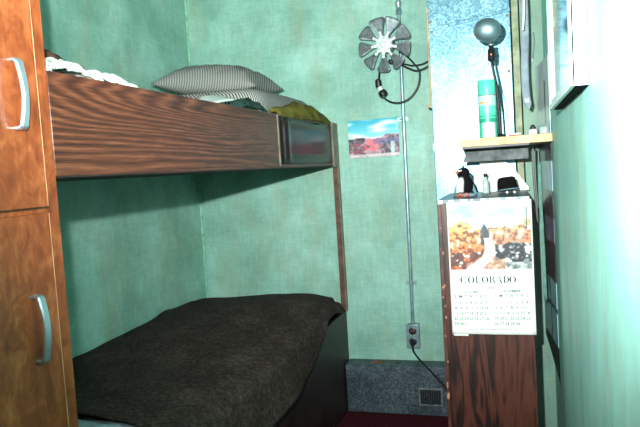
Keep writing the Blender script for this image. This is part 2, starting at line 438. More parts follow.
def drape(name, pts_fn, nu, nv, mat, solid, label, cat):
    return tag(build(name, MB().grid(pts_fn, nu, nv), mat, solid=solid), label, cat)
def olive(u, v):
    y = 2.20+u*.685
    prof = 1.368+.046*math.sin(PI*min(1, u/.55)*.5)**1.2 - .040*max(0, (u-.6)/.4)**1.5 + .008*nz(u, 0, 0, 9)
    x = -.845+.058*v
    z = prof+ (.018*(1-v) if u < .75 else .010*(1-v)) - .055*max(0, v-.55)/.45 + .006*nz(u, v, 1, 6)
    return (x, y, max(z, 1.362))
drape('folded_blanket', olive, 34, 12, M_olive, .012, 'olive green folded blanket tucked behind the board at the far end of the upper bunk', 'blanket')
def wsheet(u, v):
    y = 1.70+u*.41; x = -.93+.10*v
    z = 1.362+.040*math.sin(PI*u)**.7*(1-.3*v)+.03*(1-v)*u+.006*nz(u, v, 0, 8)
    return (x, y, z)
drape('white_sheet', wsheet, 24, 8, M_white, .006, 'white sheet corner poking out under the grey striped pillow', 'sheet')
def dgreen(u, v):
    y = 1.80+u*.31; x = -.828+.020*v
    return (x, y, 1.352+.036*math.sin(PI*u)**.6*(1-.35*v)+.010*nz(u, v, 4, 7)+.012*(1-v))
drape('green_cloth', dgreen, 20, 8, M_green, .008, 'dark green wool cloth bunched beside the white sheet on the upper bunk', 'cloth')
def rag(name, y0, y1, x0, x1, zf, mat, seed, label, sol=.008):
    def fn(u, v):
        y = y0+(y1-y0)*u; x = x0+(x1-x0)*v
        e = (math.sin(PI*min(1, max(0, u)))**.45)*(math.sin(PI*(.12+.76*v))**.5)
        return (x+.01*nz(u, v, seed, 5), y, 1.343+zf(u)*e+.008*nz(u*3, v*2, seed, 4)*e)
    return drape(name, fn, 34, 14, mat, sol, label, 'cloth')
rag('white_rag', .95, 1.14, -.90, -.80, lambda u: .052, M_lace, 3, 'crumpled white knitted cloth on the upper bunk nearest the wardrobe')
rag('white_towel', 1.115, 1.30, -.875, -.80, lambda u: .048+.022*math.exp(-((u-.1)/.1)**2)-.020*u, M_white, 9, 'smooth folded white towel on the upper bunk right of the knitted cloth')
rag('brown_cloth', .96, 1.28, -.99, -.905, lambda u: .112-.026*u, M_brownc, 5, 'dark brown cloth lying behind the white rags on the upper bunk')

# ------------------------------------------------------------------ floor duct with register
fd = thing('floor_duct', (-.3, 2.85, 0), 'low galvanized metal box duct with a register along the back wall floor', 'duct')
build('duct_body', MB().box(-.783, XR-.004, 2.80, 2.897, .003, .230), M_duct2, fd, bevel=.003)
rg = build('register_frame', MB().box(-.442, -.335, 2.794, 2.800, .052, .134), M_steel, fd)
build('register_opening', MB().box(-.436, -.341, 2.792, 2.7945, .060, .126), M_black, rg)
b = MB()
for k in range(12):
    x = -.434+k*.0081; b.box(x, x+.002, 2.789, 2.7925, .060, .126)
build('louvre', b, M_duct2, rg)
b = MB()
b.add([(-.665+.05*(u-.5)*2+.01*nz(u, 1, 0, 9), 0, 0) for u in ()], [])
pts = [(-.63+.036*math.cos(a)*(1+.35*nz(math.cos(a), math.sin(a), 0, 2)), 2.848+.014*math.sin(a)*(1+.5*nz(math.cos(a), math.sin(a), 5, 3)), .2302) for a in [2*PI*k/22 for k in range(22)]]
build('rust_patch', MB().prism(pts, (0, 0, .0006)), M_rust, fd)
build('knockout', MB().box(-.550, -.524, 2.838, 2.856, .2302, .2312), M_black, fd)
for k, x in enumerate((-.70, -.60, -.50)): b = MB(); b.lathe([(.004, 0), (.004, .002), (.001, .003)], (x, 2.80, .018), (0, -1, 0), 10); build('screw', b, M_steel, fd)

# ------------------------------------------------------------------ tall vertical duct
vd = thing('wall_duct', (-.14, 2.79, .23), 'tall galvanized sheet metal duct rising behind the shelf and lamp', 'duct')
build('duct_body', MB().box(-.305, .022, 2.68, 2.897, .232, ZC-.002), M_duct, vd, bevel=.003)
sm = MB(); sm.prism([(-.308, 2.672, 1.692), (.024, 2.672, 1.735), (.024, 2.672, 1.748), (-.308, 2.672, 1.706)], (0, .009, 0))
build('seam', sm, M_duct, vd, bevel=.002)
build('tape_strip', MB().prism([(-.308, 2.678, 1.232), (-.16, 2.678, 1.232), (-.16, 2.678, 1.206), (-.308, 2.678, 1.204)], (0, .003, 0)), M_duct, vd)
for (px, pz) in ((.012, 1.72), (-.295, 1.73), (-.29, 1.69), (.008, 1.50)): b = MB(); b.lathe([(.006, 0), (.006, .003), (.003, .005)], (px, 2.680, pz), (0, -1, 0), 10); build('rivet', b, M_steel, vd)
# red printed mark on the duct
b = MB()
cx, cz = -.190, 1.325
for (x0, x1, z0, z1) in ((-.02, .03, .045, .049), (.026, .03, -.04, .045), (-.02, -.017, -.005, .045), (-.03, .03, -.042, -.038), (-.036, -.012, -.006, -.003)): b.box(cx+x0, cx+x1, 2.6785, 2.6800, cz+z0, cz+z1)
build('faint_red_mark', b, plain('faded red ink', (226, 130, 136), .8), vd)

tag(build('wooden_post', MB().box(.026, .052, 2.66, 2.70, 0.232, ZC-.002), plain('dull cream paint', (150, 160, 128), .6), bevel=.002), 'narrow cream painted post standing right of the tall duct', 'post')
b = MB(); b.tube(spline([(-.304, 2.668, 1.79), (-.3055, 2.668, 1.6), (-.306, 2.668, 1.40), (-.309, 2.668, 1.388), (-.318, 2.668, 1.386), (-.324, 2.668, 1.394)], 8), .0045, 8)
tag(build('hooked_rod', b, M_tan), 'thin tan rod with a hooked lower end along the left edge of the tall duct', 'rod')

# ------------------------------------------------------------------ conduit, outlet
cd = thing('electrical_conduit', (-.467, 2.89, .41), 'thin grey metal conduit running down the back wall to the outlet', 'conduit')
b = MB(); b.tube([(-.452, 2.888, ZC-.002), (-.467, 2.888, .41)], .0085, 12)
build('pipe', b, M_conduit, cd)
b = MB(); b.lathe([(.009, 0), (.014, .002), (.014, .02), (.011, .024), (.011, .036), (.014, .04), (.014, .058), (.009, .06)], (-.4555, 2.886, 1.83), (0, 0, 1), 16)
build('coupling', b, M_conduit, cd)
for z, nm in ((.60, 'strap'), (1.36, 'strap')):
    b = MB(); b.box(-.49, -.44, 2.894, 2.8985, z-.008, z+.008); b.tube([(-.4655-.012+.024*k/8 if 0 else -.4655+.011*math.cos(PI*k/8), 2.892-.013*math.sin(PI*k/8), z) for k in range(9)], .003, 6)
    build(nm, b, M_conduit, cd)
ob_ = thing('electrical_outlet', (-.465, 2.88, .30), 'grey metal surface outlet box with two dark sockets at the conduit foot', 'outlet')
build('box', MB().box(-.493, -.437, 2.862, 2.899, .302, .409), M_steel, ob_, bevel=.004)
pl = build('cover_plate', MB().box(-.495, -.435, 2.857, 2.862, .300, .411), M_conduit, ob_, bevel=.002)
for z in (.381, .331):
    b = MB(); b.lathe([(.0175, 0), (.0175, .004), (.015, .005)], (-.465, 2.857, z), (0, -1, 0), 20); s_ = build('socket', b, M_brown, ob_)
    b = MB(); [b.box(-.465+dx-.0012, -.465+dx+.0012, 2.8508, 2.853, z-.004, z+.004) for dx in (-.006, .006)]; build('slot', b, M_steel, s_)
b = MB(); b.lathe([(.002, 0), (.002, .002)], (-.465, 2.856, .356), (0, -1, 0), 8); build('screw', b, M_chrome, pl)
pc = thing('power_cord', (-.465, 2.84, .33), 'black power cord plugged in the lower socket and running behind the plywood cabinet', 'cord')
b = MB(); b.lathe([(.013, 0), (.014, .012), (.010, .026), (.005, .032)], (-.465, 2.852, .331), (.0, -1, -.15), 14); build('plug', b, M_black, pc)
b = MB(); b.tube(spline([(-.465, 2.822, .325), (-.458, 2.806, .300), (-.432, 2.795, .268), (-.388, 2.788, .222), (-.340, 2.785, .170), (-.27, 2.76, .10), (-.20, 2.75, .03)], 8), .0042, 8); build('cable', b, M_black, pc)

# ------------------------------------------------------------------ fan hanging on the conduit
fn_ = thing('hanging_fan', (-.516, 2.86, 1.58), 'round metal blade fan with bright star hub hung on the conduit', 'fan')
C0 = Vector((-.516, 2.815, 1.690)); NB = 9
Q = Euler((math.radians(4), 0, math.radians(-6))).to_matrix().to_4x4()
def place(mb): return mb.xf(Matrix.Translation(C0) @ Q)
b = MB(); b.lathe([(.030, 0), (.036, .006), (.036, .045), (.028, .06)], (0, .008, 0), (0, 1, 0), 24); build('motor', place(b), M_steel, fn_, bevel=.001)
for k in range(NB):
    a0 = 2*PI*k/NB+.42
    def bl(u, v):
        r = .036+.086*u; wd = (.12+.245*u**.8); 
        if u > .86: wd *= 1-.30*((u-.86)/.14)**2
        t = (v-.5)*2; a = a0+wd*t*.92
        twist = math.radians(34)*(1-.2*u); off = t*wd*r*math.tan(twist)*.8
        return (r*math.cos(a), -off-.004, r*math.sin(a))
    g = MB().grid(bl, 10, 6); place(g); build('blade', g, M_steel, fn_, solid=.0018)
b = MB(); n = NB*2; pts = []
for k in range(NB):
    a0 = 2*PI*k/NB+.42
    for da, rr in ((-.32, .034), (-.15, .039), (-.09, .060), (.09, .060), (.15, .039)): pts.append((rr*math.cos(a0+da), -.012, rr*math.sin(a0+da)))
b.prism(pts, (0, .008, 0)); b.lathe([(.034, 0), (.030, .006), (.014, .009), (.012, .016), (.008, .018)], (0, -.011, 0), (0, -1, 0), 24)
for k in range(NB):
    a = 2*PI*k/NB+.42; b.lathe([(.0045, 0), (.0045, .003), (.002, .005)], (.046*math.cos(a), -.012, .046*math.sin(a)), (0, -1, 0), 8)
build('hub', place(b), M_alu, fn_, bevel=.0008)
b = MB(); b.box(-.012, .012, .05, .058, -.02, .05); b.tube([(0, .06, .03), (.03, .068, .032), (.055, .062, .03)], .005, 8); build('bracket', place(b), M_steel, fn_)
b = MB(); b.lathe([(.010, 0), (.010, .014), (.004, .018)], (.026, -.004, -.078), (0, -1, 0), 12); build('knob', place(b), M_black, fn_)
b = MB(); b.tube(spline([(-.46, 2.86, 1.66), (-.43, 2.855, 1.64), (-.395, 2.85, 1.60), (-.372, 2.85, 1.56), (-.380, 2.85, 1.50), (-.415, 2.85, 1.452), (-.462, 2.85, 1.432), (-.51, 2.85, 1.44), (-.548, 2.85, 1.475), (-.556, 2.84, 1.53), (-.545, 2.845, 1.60), (-.52, 2.86, 1.65)], 8), .0042, 8); build('cord', b, M_black, fn_)
b = MB(); b.tube(spline([(-.47, 2.86, 1.63), (-.45, 2.855, 1.60), (-.415, 2.85, 1.578), (-.385, 2.85, 1.566), (-.35, 2.85, 1.572), (-.31, 2.85, 1.592), (-.306, 2.86, 1.60)], 8), .0042, 8)
b.tube(spline([(-.46, 2.865, 1.61), (-.43, 2.86, 1.60), (-.40, 2.86, 1.592), (-.35, 2.86, 1.596), (-.3065, 2.865, 1.622)], 8), .0035, 8); build('supply_cord', b, M_black, fn_)
b = MB(); b.lathe([(.008, 0), (.014, .006), (.015, .03), (.011, .042), (.005, .05)], (-.558, 2.835, 1.545), (.05, 0, -1), 16); build('plug', b, M_black, fn_)
b = MB(); b.lathe([(.009, 0), (.013, .002), (.013, .02), (.009, .022)], (-.552, 2.83, 1.508), (.45, -.1, -1), 16); build('socket_ring', b, M_alu, fn_)
b = MB(); b.lathe([(.012, 0), (.019, .006), (.020, .022), (.016, .028)], (-.543, 2.826, 1.490), (.5, -.25, -1), 16)
b.box(-.531, -.528, 2.80, 2.815, 1.455, 1.470); build('cord_socket', b, M_black, fn_)

# ------------------------------------------------------------------ picture on back wall
def autumn(seed, sky1, sky2):
    def f(u, v):      # u right, v up, 0..1
        hz = .50+.05*nz(u, 0, seed, 4)
        n = nz(u, v, seed, 9)+.5*nz(u, v, seed+3, 22)
        if v > .52+.05*nz(u, 0, seed, 3)+.05*(u > .7):
            c = mixc(sky2, sky1, (v-.5)*2); c = mixc(c, (235, 250, 248), .9*max(0, nz(u*.6, v*1.8, seed, 4)+.12)*2)
            return c
        c = mixc((198, 150, 160), (150, 120, 140), n+.5)
        if v > .16: c = mixc(c, (250, 110, 120), .9-4*abs(u-.46)+n*.8)
        if u < .34+.15*n: c = mixc(c, (38, 34, 46), .62+n*1.3)
        if u > .60+.15*n: c = mixc(c, (44, 46, 62), .55-1.2*max(0, v-.25)+n*1.3)
        if u > .5 and .34 < v < .5: c = mixc(c, (80, 90, 150), .5)
        if abs(u-.87+.04*nz(0, v, 1, 8)) < .04 and v < .38: c = mixc(c, (190, 220, 225), .8+n)
        if u < .36 and abs(v-.25) < .14 and n > .1: c = mixc(c, (220, 90, 110), .4+n)
        if v < .10+.05*u*0: c = mixc(c, (225, 215, 215), .8)
        return c
    return f
f1 = autumn(2, (40, 170, 200), (150, 225, 232))
X0, X1, Z0, Z1 = -.727, -.487, 1.196, 1.372
def pic_col(p): return f1((p.x-X0)/(X1-X0), (p.z-Z0)/(Z1-Z0))
g = MB().grid(lambda u, v: (X0+(X1-X0)*u, 2.8965, Z0+(Z1-Z0)*v), 70, 50)
pw = tag(build('landscape_picture', g, M_print, colors=pic_col, solid=.001), 'small unframed landscape picture of blue sky and autumn trees on back wall', 'picture')

# ------------------------------------------------------------------ plywood cabinet under the shelf
pcb = thing('plywood_cabinet', (-.095, 2.44, 0), 'narrow dark red-brown plywood cabinet with a grey top, carrying the calendar', 'cabinet')
b = MB(); b.box(-.243, -.229, 2.212, 2.655, 0, 1.006); b.box(.042, .056, 2.212, 2.655, 0, 1.006); b.box(-.229, .042, 2.641, 2.655, 0, 1.006)
b.box(-.229, .042, 2.212, 2.641, .02, .04)
build('cabinet_body', b, M_plyside, pcb)
build('front_panel', MB().box(-.243, .056, 2.200, 2.212, 0, 1.006), M_ply, pcb, bevel=.001)
build('corner_strip', MB().box(-.248, -.236, 2.193, 2.200, 0, 1.006), M_plyside, pcb, bevel=.001)
tp = build('top', MB().box(-.246, .056, 2.193, 2.656, 1.006, 1.022), M_greycab, pcb, bevel=.001)
b = MB()
random.seed(3)
x = -.244
while x < .045:
    w_ = random.uniform(.008, .035); b = MB(); b.box(x, min(x+w_, .054), 2.1915, 2.1935, 1.008, 1.020); build('chipped_white_edge', b, M_paper, tp); x += w_+random.uniform(.008, .03)
M_chip = plain('pale bare wood', (176, 122, 94), .7)
for k in range(13):
    z = random.uniform(.12, .95); x = -.247+random.uniform(0, .009); s_ = random.uniform(.002, .006)
    b = MB(); b.box(x, x+s_, 2.1915, 2.1935, z, z+s_*random.uniform(.6, 2.2)); build('paint_chip', b, M_chip, pcb)
b = MB(); b.prism([(-.247, 2.1918, .335), (-.240, 2.1918, .342), (-.237, 2.1918, .33), (-.240, 2.1918, .315), (-.247, 2.1918, .318)], (0, .0015, 0))
build('paint_chip', b, M_chip, pcb)

# ------------------------------------------------------------------ wall calendar
cal = thing('wall_calendar', (-.078, 2.19, .552), 'white Colorado wall calendar with autumn photo hanging on the plywood cabinet front', 'calendar')
CX0, CX1, CZ0, CZ1 = -.2165, .0605, .555, 1.012
CM = .780
def cpage(u, v):
    z = CZ0+(CZ1-CZ0)*v; curl = .004*max(0, (.35-v)/.35)**2+.003*math.sin(PI*u)*(1-v)
    return (CX0+(CX1-CX0)*u, 2.1895-curl-.0015, z)
build('page', MB().grid(cpage, 16, 30), M_paper, cal, solid=.0015)
def under(u, v):
    return (CX0+.004+.05*u, 2.1900-.004*(1-v), .547+.012*v)
build('lower_sheet_corner', MB().grid(under, 4, 2), M_paper, cal, solid=.001)
PX0, PX1, PZ0, PZ1 = CX0+.005, CX1-.005, CM-.001, CZ1-.007
def calpic(u, v):
    n = .9*nz(u, v, 1, 12)+.7*nz(u, v, 6, 26); n2 = nz(u, v, 9, 6)
    lo = .63+.10*math.exp(-((u-.16)/.13)**2)+.13*max(0, (u-.6))+.03*nz(u, 0, 2, 12)
    if u > .9: lo += .10
    if abs(u-.44) < .05: lo = .70-2.2*abs(u-.44)
    if abs(u-.955) < .010 and .6 < v < .92: return mixc((40, 66, 60), (90, 110, 90), n+.5)
    if v > lo:
        return mixc((176, 206, 210), (232, 206, 180), .4+nz(u*.5, v*2, 4, 4)) if v < .80 else mixc((140, 190, 204), (196, 212, 210), .4+n2)
    road = .43+.05*math.sin((v-.1)*7)-.22*max(0, .2-v)*3; rw = .012+.11*max(0, .5-v)
    if v < .47 and abs(u-road-.02) < rw+.03: return mixc((226, 232, 226), (176, 186, 186), n+.4)
    if abs(u-.44) < .055 and .38 < v < .70: return mixc((36, 50, 60), (100, 100, 100), n*1.5+.2)
    if v < .11+.12*max(0, u-.25) and u > .2 and u < .68: return mixc((150, 104, 84), (214, 182, 160), n+.5)
    if v < .10 and u > .6: return mixc((190, 200, 196), (90, 100, 100), n*1.3+.4)
    if u < .42:
        c = mixc((206, 104, 60), (226, 176, 96), (v-.2)*1.7+n*.9)
        if n < -.18: c = mixc(c, (96, 48, 36), .75)
        if v < .26 and n2 < .05: c = mixc(c, (58, 40, 46), .7)
        if n > .42: c = (242, 232, 214)
        return c
    c = mixc((196, 112, 84), (226, 180, 124), (v-.3)*1.6+n*.8)
    if u > .56 and v < .42+.10*n2: c = mixc((24, 28, 36), (176, 186, 180), n*1.5+.25)
    elif n < -.22: c = mixc(c, (92, 70, 60), .75)
    if n > .40: c = (240, 236, 226)
    return c
g = MB().grid(lambda u, v: (PX0+(PX1-PX0)*u, 2.1850-.0005*v, PZ0+(PZ1-PZ0)*v), 120, 100)
build('photo', g, M_print, cal, colors=lambda p: calpic((p.x-PX0)/(PX1-PX0), (p.z-PZ0)/(PZ1-PZ0)), fixn=False)
YT = 2.1815
def flat_poly(b, pts, z_off=0): b.prism([(p[0], YT, p[1]) for p in pts], (0, .0012, 0))
def text_mesh(b, s, size, x, z, y=None, width=None, align='CENTER'):
    cu = bpy.data.curves.new('t', 'FONT'); cu.body = s; cu.size = size; cu.align_x = align; cu.offset = .00025; cu.resolution_u = 2
    o = bpy.data.objects.new('t', cu); COL.objects.link(o)
    me = bpy.data.meshes.new_from_object(o)
    xs = [v_.co.x for v_ in me.vertices] or [0, 1]; k = 1
    if width: k = width/(max(xs)-min(xs))
    b.add([(x+v_.co.x*k, YT if y is None else y, z+v_.co.y) for v_ in me.vertices], [tuple(p.vertices) for p in me.polygons])
    bpy.data.objects.remove(o); bpy.data.curves.remove(cu); bpy.data.meshes.remove(me)
# big serif title
tb = MB()
def ring_arc(cx, cz, ro, zo, ri, zi, a0=0, a1=2*PI, n=28):
    v0 = len(tb.v); vs = []
    for k in range(n+1):
        a = a0+(a1-a0)*k/n
        vs.append((cx+ro*math.cos(a), YT, cz+zo*math.sin(a))); vs.append((cx+ri*math.cos(a), YT, cz+zi*math.sin(a)))
    tb.add(vs, [(2*k, 2*k+1, 2*k+3, 2*k+2) for k in range(n)])
def rect(x0, x1, z0, z1): tb.add([(x0, YT, z0), (x1, YT, z0), (x1, YT, z1), (x0, YT, z1)], [(0, 1, 2, 3)])
Hh = .0235; zb = .7325; zc_ = zb+Hh/2; R_ = Hh/2
def LO(x): ring_arc(x, zc_, R_*1.02, R_, R_*.55, R_*.90)
def LC(x): ring_arc(x, zc_, R_, R_, R_*.52, R_*.90, math.radians(42), math.radians(318)); rect(x+R_*.68, x+R_*.8, zb+Hh*.60, zb+Hh*.98)
def LL(x): rect(x, x+.0045, zb, zb+Hh); rect(x-.002, x+.0165, zb, zb+.0014); rect(x-.002, x+.007, zb+Hh-.0012, zb+Hh); rect(x+.015, x+.0165, zb, zb+.007)
def LR(x):
    rect(x, x+.0045, zb, zb+Hh); rect(x-.002, x+.0065, zb, zb+.0012); rect(x-.002, x+.008, zb+Hh-.0012, zb+Hh)
    ring_arc(x+.006, zb+Hh*.74, .0095, Hh*.26, .0055, Hh*.22, -PI/2, PI/2, 14)
    tb.add([(x+.007, YT, zb+Hh*.5), (x+.012, YT, zb+Hh*.5), (x+.020, YT, zb), (x+.015, YT, zb)], [(0, 1, 2, 3)])
def LA(x):
    tb.add([(x+.0088, YT, zb+Hh), (x+.0115, YT, zb+Hh), (x+.021, YT, zb), (x+.0158, YT, zb)], [(0, 1, 2, 3)])
    tb.add([(x+.0088, YT, zb+Hh), (x+.0102, YT, zb+Hh), (x+.0022, YT, zb), (x+.001, YT, zb)], [(0, 1, 2, 3)])
    rect(x+.005, x+.015, zb+Hh*.30, zb+Hh*.36); rect(x-.001, x+.005, zb, zb+.0012); rect(x+.0135, x+.023, zb, zb+.0012)
def LD(x): rect(x, x+.0045, zb, zb+Hh); rect(x-.002, x+.006, zb, zb+.0012); rect(x-.002, x+.006, zb+Hh-.0012, zb+Hh); ring_arc(x+.005, zc_, R_*1.15, R_, R_*.72, R_*.90, -PI/2, PI/2, 18)
LC(-.158); LO(-.130); LL(-.112); LO(-.080); LR(-.062); LA(-.040); LD(-.013); LO(.018)
tb.v = [Vector((-.090+(p.x+.0705)*.92, p.y, p.z)) for p in tb.v]
build('title_lettering', tb, M_ink, cal, fixn=False)
for nm, tx, px, pz, wd_ in (('year_lettering', '1978', -.083, .711, None), ('month_lettering', 'OCTOBER', -.146, .698, .052), ('month_lettering', 'NOVEMBER', -.014, .7005, .060)):
    g1 = MB(); text_mesh(g1, tx, .0125, px, pz, width=wd_); build(nm, g1, M_inkl, cal, fixn=False)
def month(x0, first, days, zt):
    g2 = MB(); dx = .0170; rows = .0185; sz = .0140
    for k, ch in enumerate('SMTWTFS'): text_mesh(g2, ch, sz, x0+k*dx, zt)
    for d_ in range(1, days+1):
        c_ = (first+d_-1) % 7; r0 = (first+d_-1)//7
        text_mesh(g2, str(d_), sz, x0+c_*dx, zt-.022-r0*rows)
    build('date_lettering', g2, M_inkl, cal, fixn=False)
month(-.200, 0, 31, .682); month(-.066, 3, 30, .684)
g3 = MB(); x = -.155
for w_ in (.014, .010, .018, .012, .016, .008, .020, .014, .018):
    for k in range(int(w_/.004)): g3.box(x+k*.004, x+k*.004+.0022, YT-.0005, YT, .570, .5745)
    x += w_+.004
build('footer_lettering', g3, M_inkl, cal)
b = MB(); b.lathe([(.003, 0), (.003, .003), (.001, .005)], (-.078, 2.1895, 1.004), (0, -1, 0), 10); build('hanging_nail', b, M_steel, cal)

# ------------------------------------------------------------------ shelf
sh = thing('wall_shelf', (-.01, 2.46, 1.145), 'raw plywood shelf with a dark cleat fixed to the right wall', 'shelf')
build('board', MB().box(-.168, XR-.002, 2.25, 2.66, 1.199, 1.226), M_ply_edge, sh, bevel=.001)
build('cleat', MB().prism([(-.172, 2.44, 1.146), (.064, 2.44, 1.146), (.064, 2.44, 1.1985), (-.172, 2.44, 1.1985), (-.162, 2.44, 1.172)], (0, .04, 0)), plain('grey weathered wood', (92, 98, 98), .7, var=.25), sh)
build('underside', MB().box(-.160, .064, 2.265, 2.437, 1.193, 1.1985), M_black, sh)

# spray can
sp = thing('spray_can', (-.070, 2.30, 1.226), 'mint green and white spray can with green cap on the shelf', 'spray can')
b = MB(); b.lathe([(.028, 0), (.0315, .002), (.0315, .006), (.0305, .008)]+[(.0305, .008+k*.0035) for k in range(1, 39)]+[(.0305, .1425), (.028, .150)], (-.070, 2.30, 1.227), seg=48)
def cancol(p):
    h = p.z-1.227; a = math.atan2(p.x+.070, -(p.y-2.30))
    if h < .050: 
        return (226, 246, 238) if abs(a-.15) < .75 else (70, 200, 160)
    if h < .062: return (40, 160, 122)
    if h < .088: return (84, 206, 168) if int(h*330) % 3 else (34, 150, 116)
    if .118 < h < .126 and -.95 < a < -.15: return (236, 140, 60)
    if h < .112: return (96, 216, 180) if abs(a) > .35 else (120, 224, 190)
    if h < .142: return (170, 236, 214) if abs(a-.1) > .4 else (228, 250, 240)
    return (190, 210, 210)
build('can_body', b, M_can, sp, colors=cancol)
b = MB(); b.lathe([(.0300, 0), (.0306, .003), (.0304, .044), (.0285, .050), (.0, .051)], (-.070, 2.30, 1.376), seg=36); build('cap', b, M_cap, sp)
b = MB(); b.lathe([(.0312, 0), (.0318, .0015), (.0312, .003)], (-.070, 2.30, 1.3725), seg=36); build('rim', b, M_chrome, sp)

# gooseneck lamp
lp = thing('gooseneck_lamp', (-.032, 2.36, 1.226), 'black gooseneck lamp with round grey metal shade standing on the shelf', 'lamp')
b = MB(); b.lathe([(.020, 0), (.021, .004), (.012, .010), (.006, .016)], (-.030, 2.37, 1.2265), seg=24); build('base', b, M_black, lp)
b = MB(); b.tube(spline([(-.030, 2.37, 1.238), (-.031, 2.365, 1.30), (-.033, 2.36, 1.35), (-.039, 2.355, 1.42), (-.047, 2.35, 1.475), (-.051, 2.35, 1.502)], 8), .0042, 10); build('stem', b, M_black, lp)
b = MB(); b.tube(spline([(-.012, 2.38, 1.229), (-.016, 2.375, 1.28), (-.019, 2.37, 1.34), (-.030, 2.365, 1.40), (-.041, 2.36, 1.46), (-.047, 2.36, 1.50)], 8), .0018, 8); build('cord', b, M_black, lp)
b = MB(); b.lathe([(.007, 0), (.012, .004), (.0125, .040), (.009, .046), (.009, .058)], (-.051, 2.35, 1.498), (.04, .12, 1), seg=20); so = build('socket', b, M_black, lp)
b = MB(); b.lathe([(.003, 0), (.003, .003)], (-.050, 2.3395, 1.520), (0, -1, 0), 12); build('switch', b, M_copper, so)
b = MB(); b.lathe([(.010, 0), (.011, .004), (.008, .008)], (-.050, 2.356, 1.553), (.04, .1, 1), seg=16); build('collar', b, M_steel, so)
b = MB(); ax = Vector((.05, .95, .30)).normalized(); cc = Vector((-.062, 2.318, 1.597))
prof = [(.002, 0), (.014, .0015), (.027, .006), (.038, .014), (.046, .026), (.0495, .038), (.0505, .048), (.052, .050), (.052, .053), (.049, .053), (.047, .040), (.043, .028), (.034, .016), (.022, .009), (.002, .004)]
b.lathe([(a_*.93, h_*.8) for a_, h_ in prof], (0, 0, 0), (0, 0, 1), 40); b.v = [cc+Vector((0, 0, 1)).rotation_difference(ax) @ Vector((p.x, p.y*.88, p.z)) for p in b.v]; build('lamp_shade', b, M_lens, lp)
b = MB(); b.lathe([(.005, .0), (.010, .006), (.020, .022), (.022, .032), (.015, .046), (.002, .052)], cc+ax*.006, ax, 20); build('bulb', b, M_paper, lp)

# small things on the shelf
bk = thing('thin_booklet', (.005, 2.36, 1.226), 'thin red and white booklet lying flat on the shelf beside the lamp', 'booklet')
build('cover', MB().box(-.024+.02, .036, 2.31, 2.345, 1.227, 1.232), M_red, bk); build('pages', MB().box(-.003, .038, 2.312, 2.36, 1.232, 1.237), M_paper, bk)
jr = thing('small_jar', (.080, 2.35, 1.226), 'small clear jar with black cap at the right end of the shelf', 'jar')
b = MB(); b.lathe([(.013, 0), (.015, .002), (.015, .017), (.010, .021)], (.080, 2.35, 1.227), seg=24); build('glass_body', b, M_paper, jr)
b = MB(); b.lathe([(.0165, .0), (.0165, .010)], (.080, 2.35, 1.2345), seg=24, caps=False); 
b = MB(); b.lathe([(.0105, 0), (.011, .002), (.011, .006), (.007, .008), (.006, .014), (.004, .015)], (.080, 2.35, 1.2485), seg=20); build('cap', b, M_black, jr)
b = MB(); b.lathe([(.012, 0), (.016, .004), (.017, .018), (.015, .026), (.013, .026), (.014, .012), (.0, .006)], (.117, 2.36, 1.227), seg=24)
tag(build('small_glass', b, M_glass), 'tiny clear glass cup touching the right wall on the shelf', 'glass')

# ------------------------------------------------------------------ things on the cabinet top
ZT = 1.0225
pg = thing('toy_penguin', (-.165, 2.33, ZT), 'small black and white toy penguin with orange feet on the cabinet top', 'toy')
P0 = Vector((-.163, 2.34, ZT))
secs = [(-.000, .0, .012, .010, .010), (-.001, 0, .017, .024, .020), (-.001, .0, .032, .0265, .022), (.002, 0, .048, .025, .021), (.001, 0, .062, .020, .018), (-.003, 0, .073, .0165, .016), (-.003, 0, .082, .020, .019), (-.003, 0, .093, .0195, .019), (-.002, 0, .102, .013, .013), (-.001, 0, .106, .003, .003)]
b = MB(); rings = []
for (x, y, z, rx, ry) in secs: rings.append([P0+Vector((x+1.22*rx*math.cos(a), y+1.1*ry*math.sin(a), z)) for a in [2*PI*k/24 for k in range(24)]])
b.loft(rings)
def birdcol(p):
    q = p-P0; a = math.atan2(q.y, q.x)   # belly faces left and towards the room
    if .014 < q.z < .066 and q.x < -.004 and q.y < .012: return (232, 240, 238)
    return (18, 16, 20)
build('body', b, M_bird, pg, colors=birdcol, subsurf=1)
b = MB(); b.lathe([(.0085, 0), (.006, .008), (.001, .017)], P0+Vector((-.017, -.006, .089)), (-1, -.45, -.1), 14); build('beak', b, M_orange, pg)
for sx in (-.012, .002):
    b = MB(); b.lathe([(.0032, 0), (.0032, .0015), (.001, .0025)], P0+Vector((-.010+sx*.5, -.0165, .094)), (sx*20, -1, 0), 12); build('eye', b, M_paper, pg)
for sx, tp_ in ((-1, 'wing'), (1, 'wing')):
    g = MB(); x_ = 1 if sx > 0 else -1
    pts = [(x_*.017, .066), (x_*.024, .058), (x_*.034, .036), (x_*.042, .010), (x_*.036, .008), (x_*.026, .030)]
    g.prism([P0+Vector((px, -.004, pz)) for px, pz in pts], (0, .010, 0)); build(tp_, g, M_bluegrey, pg, bevel=.001)
for dx in (-.016, .006):
    g = MB(); c_ = P0+Vector((dx, -.022, .007))
    g.lathe([(.001, -.006), (.009, -.004), (.011, 0), (.008, .005), (.001, .008)], c_, (0, 0, 1), 14)
    for t in (-.007, 0, .007): g.lathe([(.0035, 0), (.0045, .006), (.001, .012)], c_+Vector((t, -.006, -.003)), (t*30, -1, 0), 8)
    build('foot', g, M_orange, pg)
b = MB(); b.lathe([(.040, 0), (.043, .003), (.041, .010), (.034, .012), (.01, .010)], P0+Vector((0, .006, 0)), seg=30); build('base_dish', b, M_bluegrey, pg)
b = MB(); b.lathe([(.0035, 0), (.0035, .006), (.001, .008)], P0+Vector((-.002, 0, .105)), seg=10); build('top_loop', b, M_black, pg)

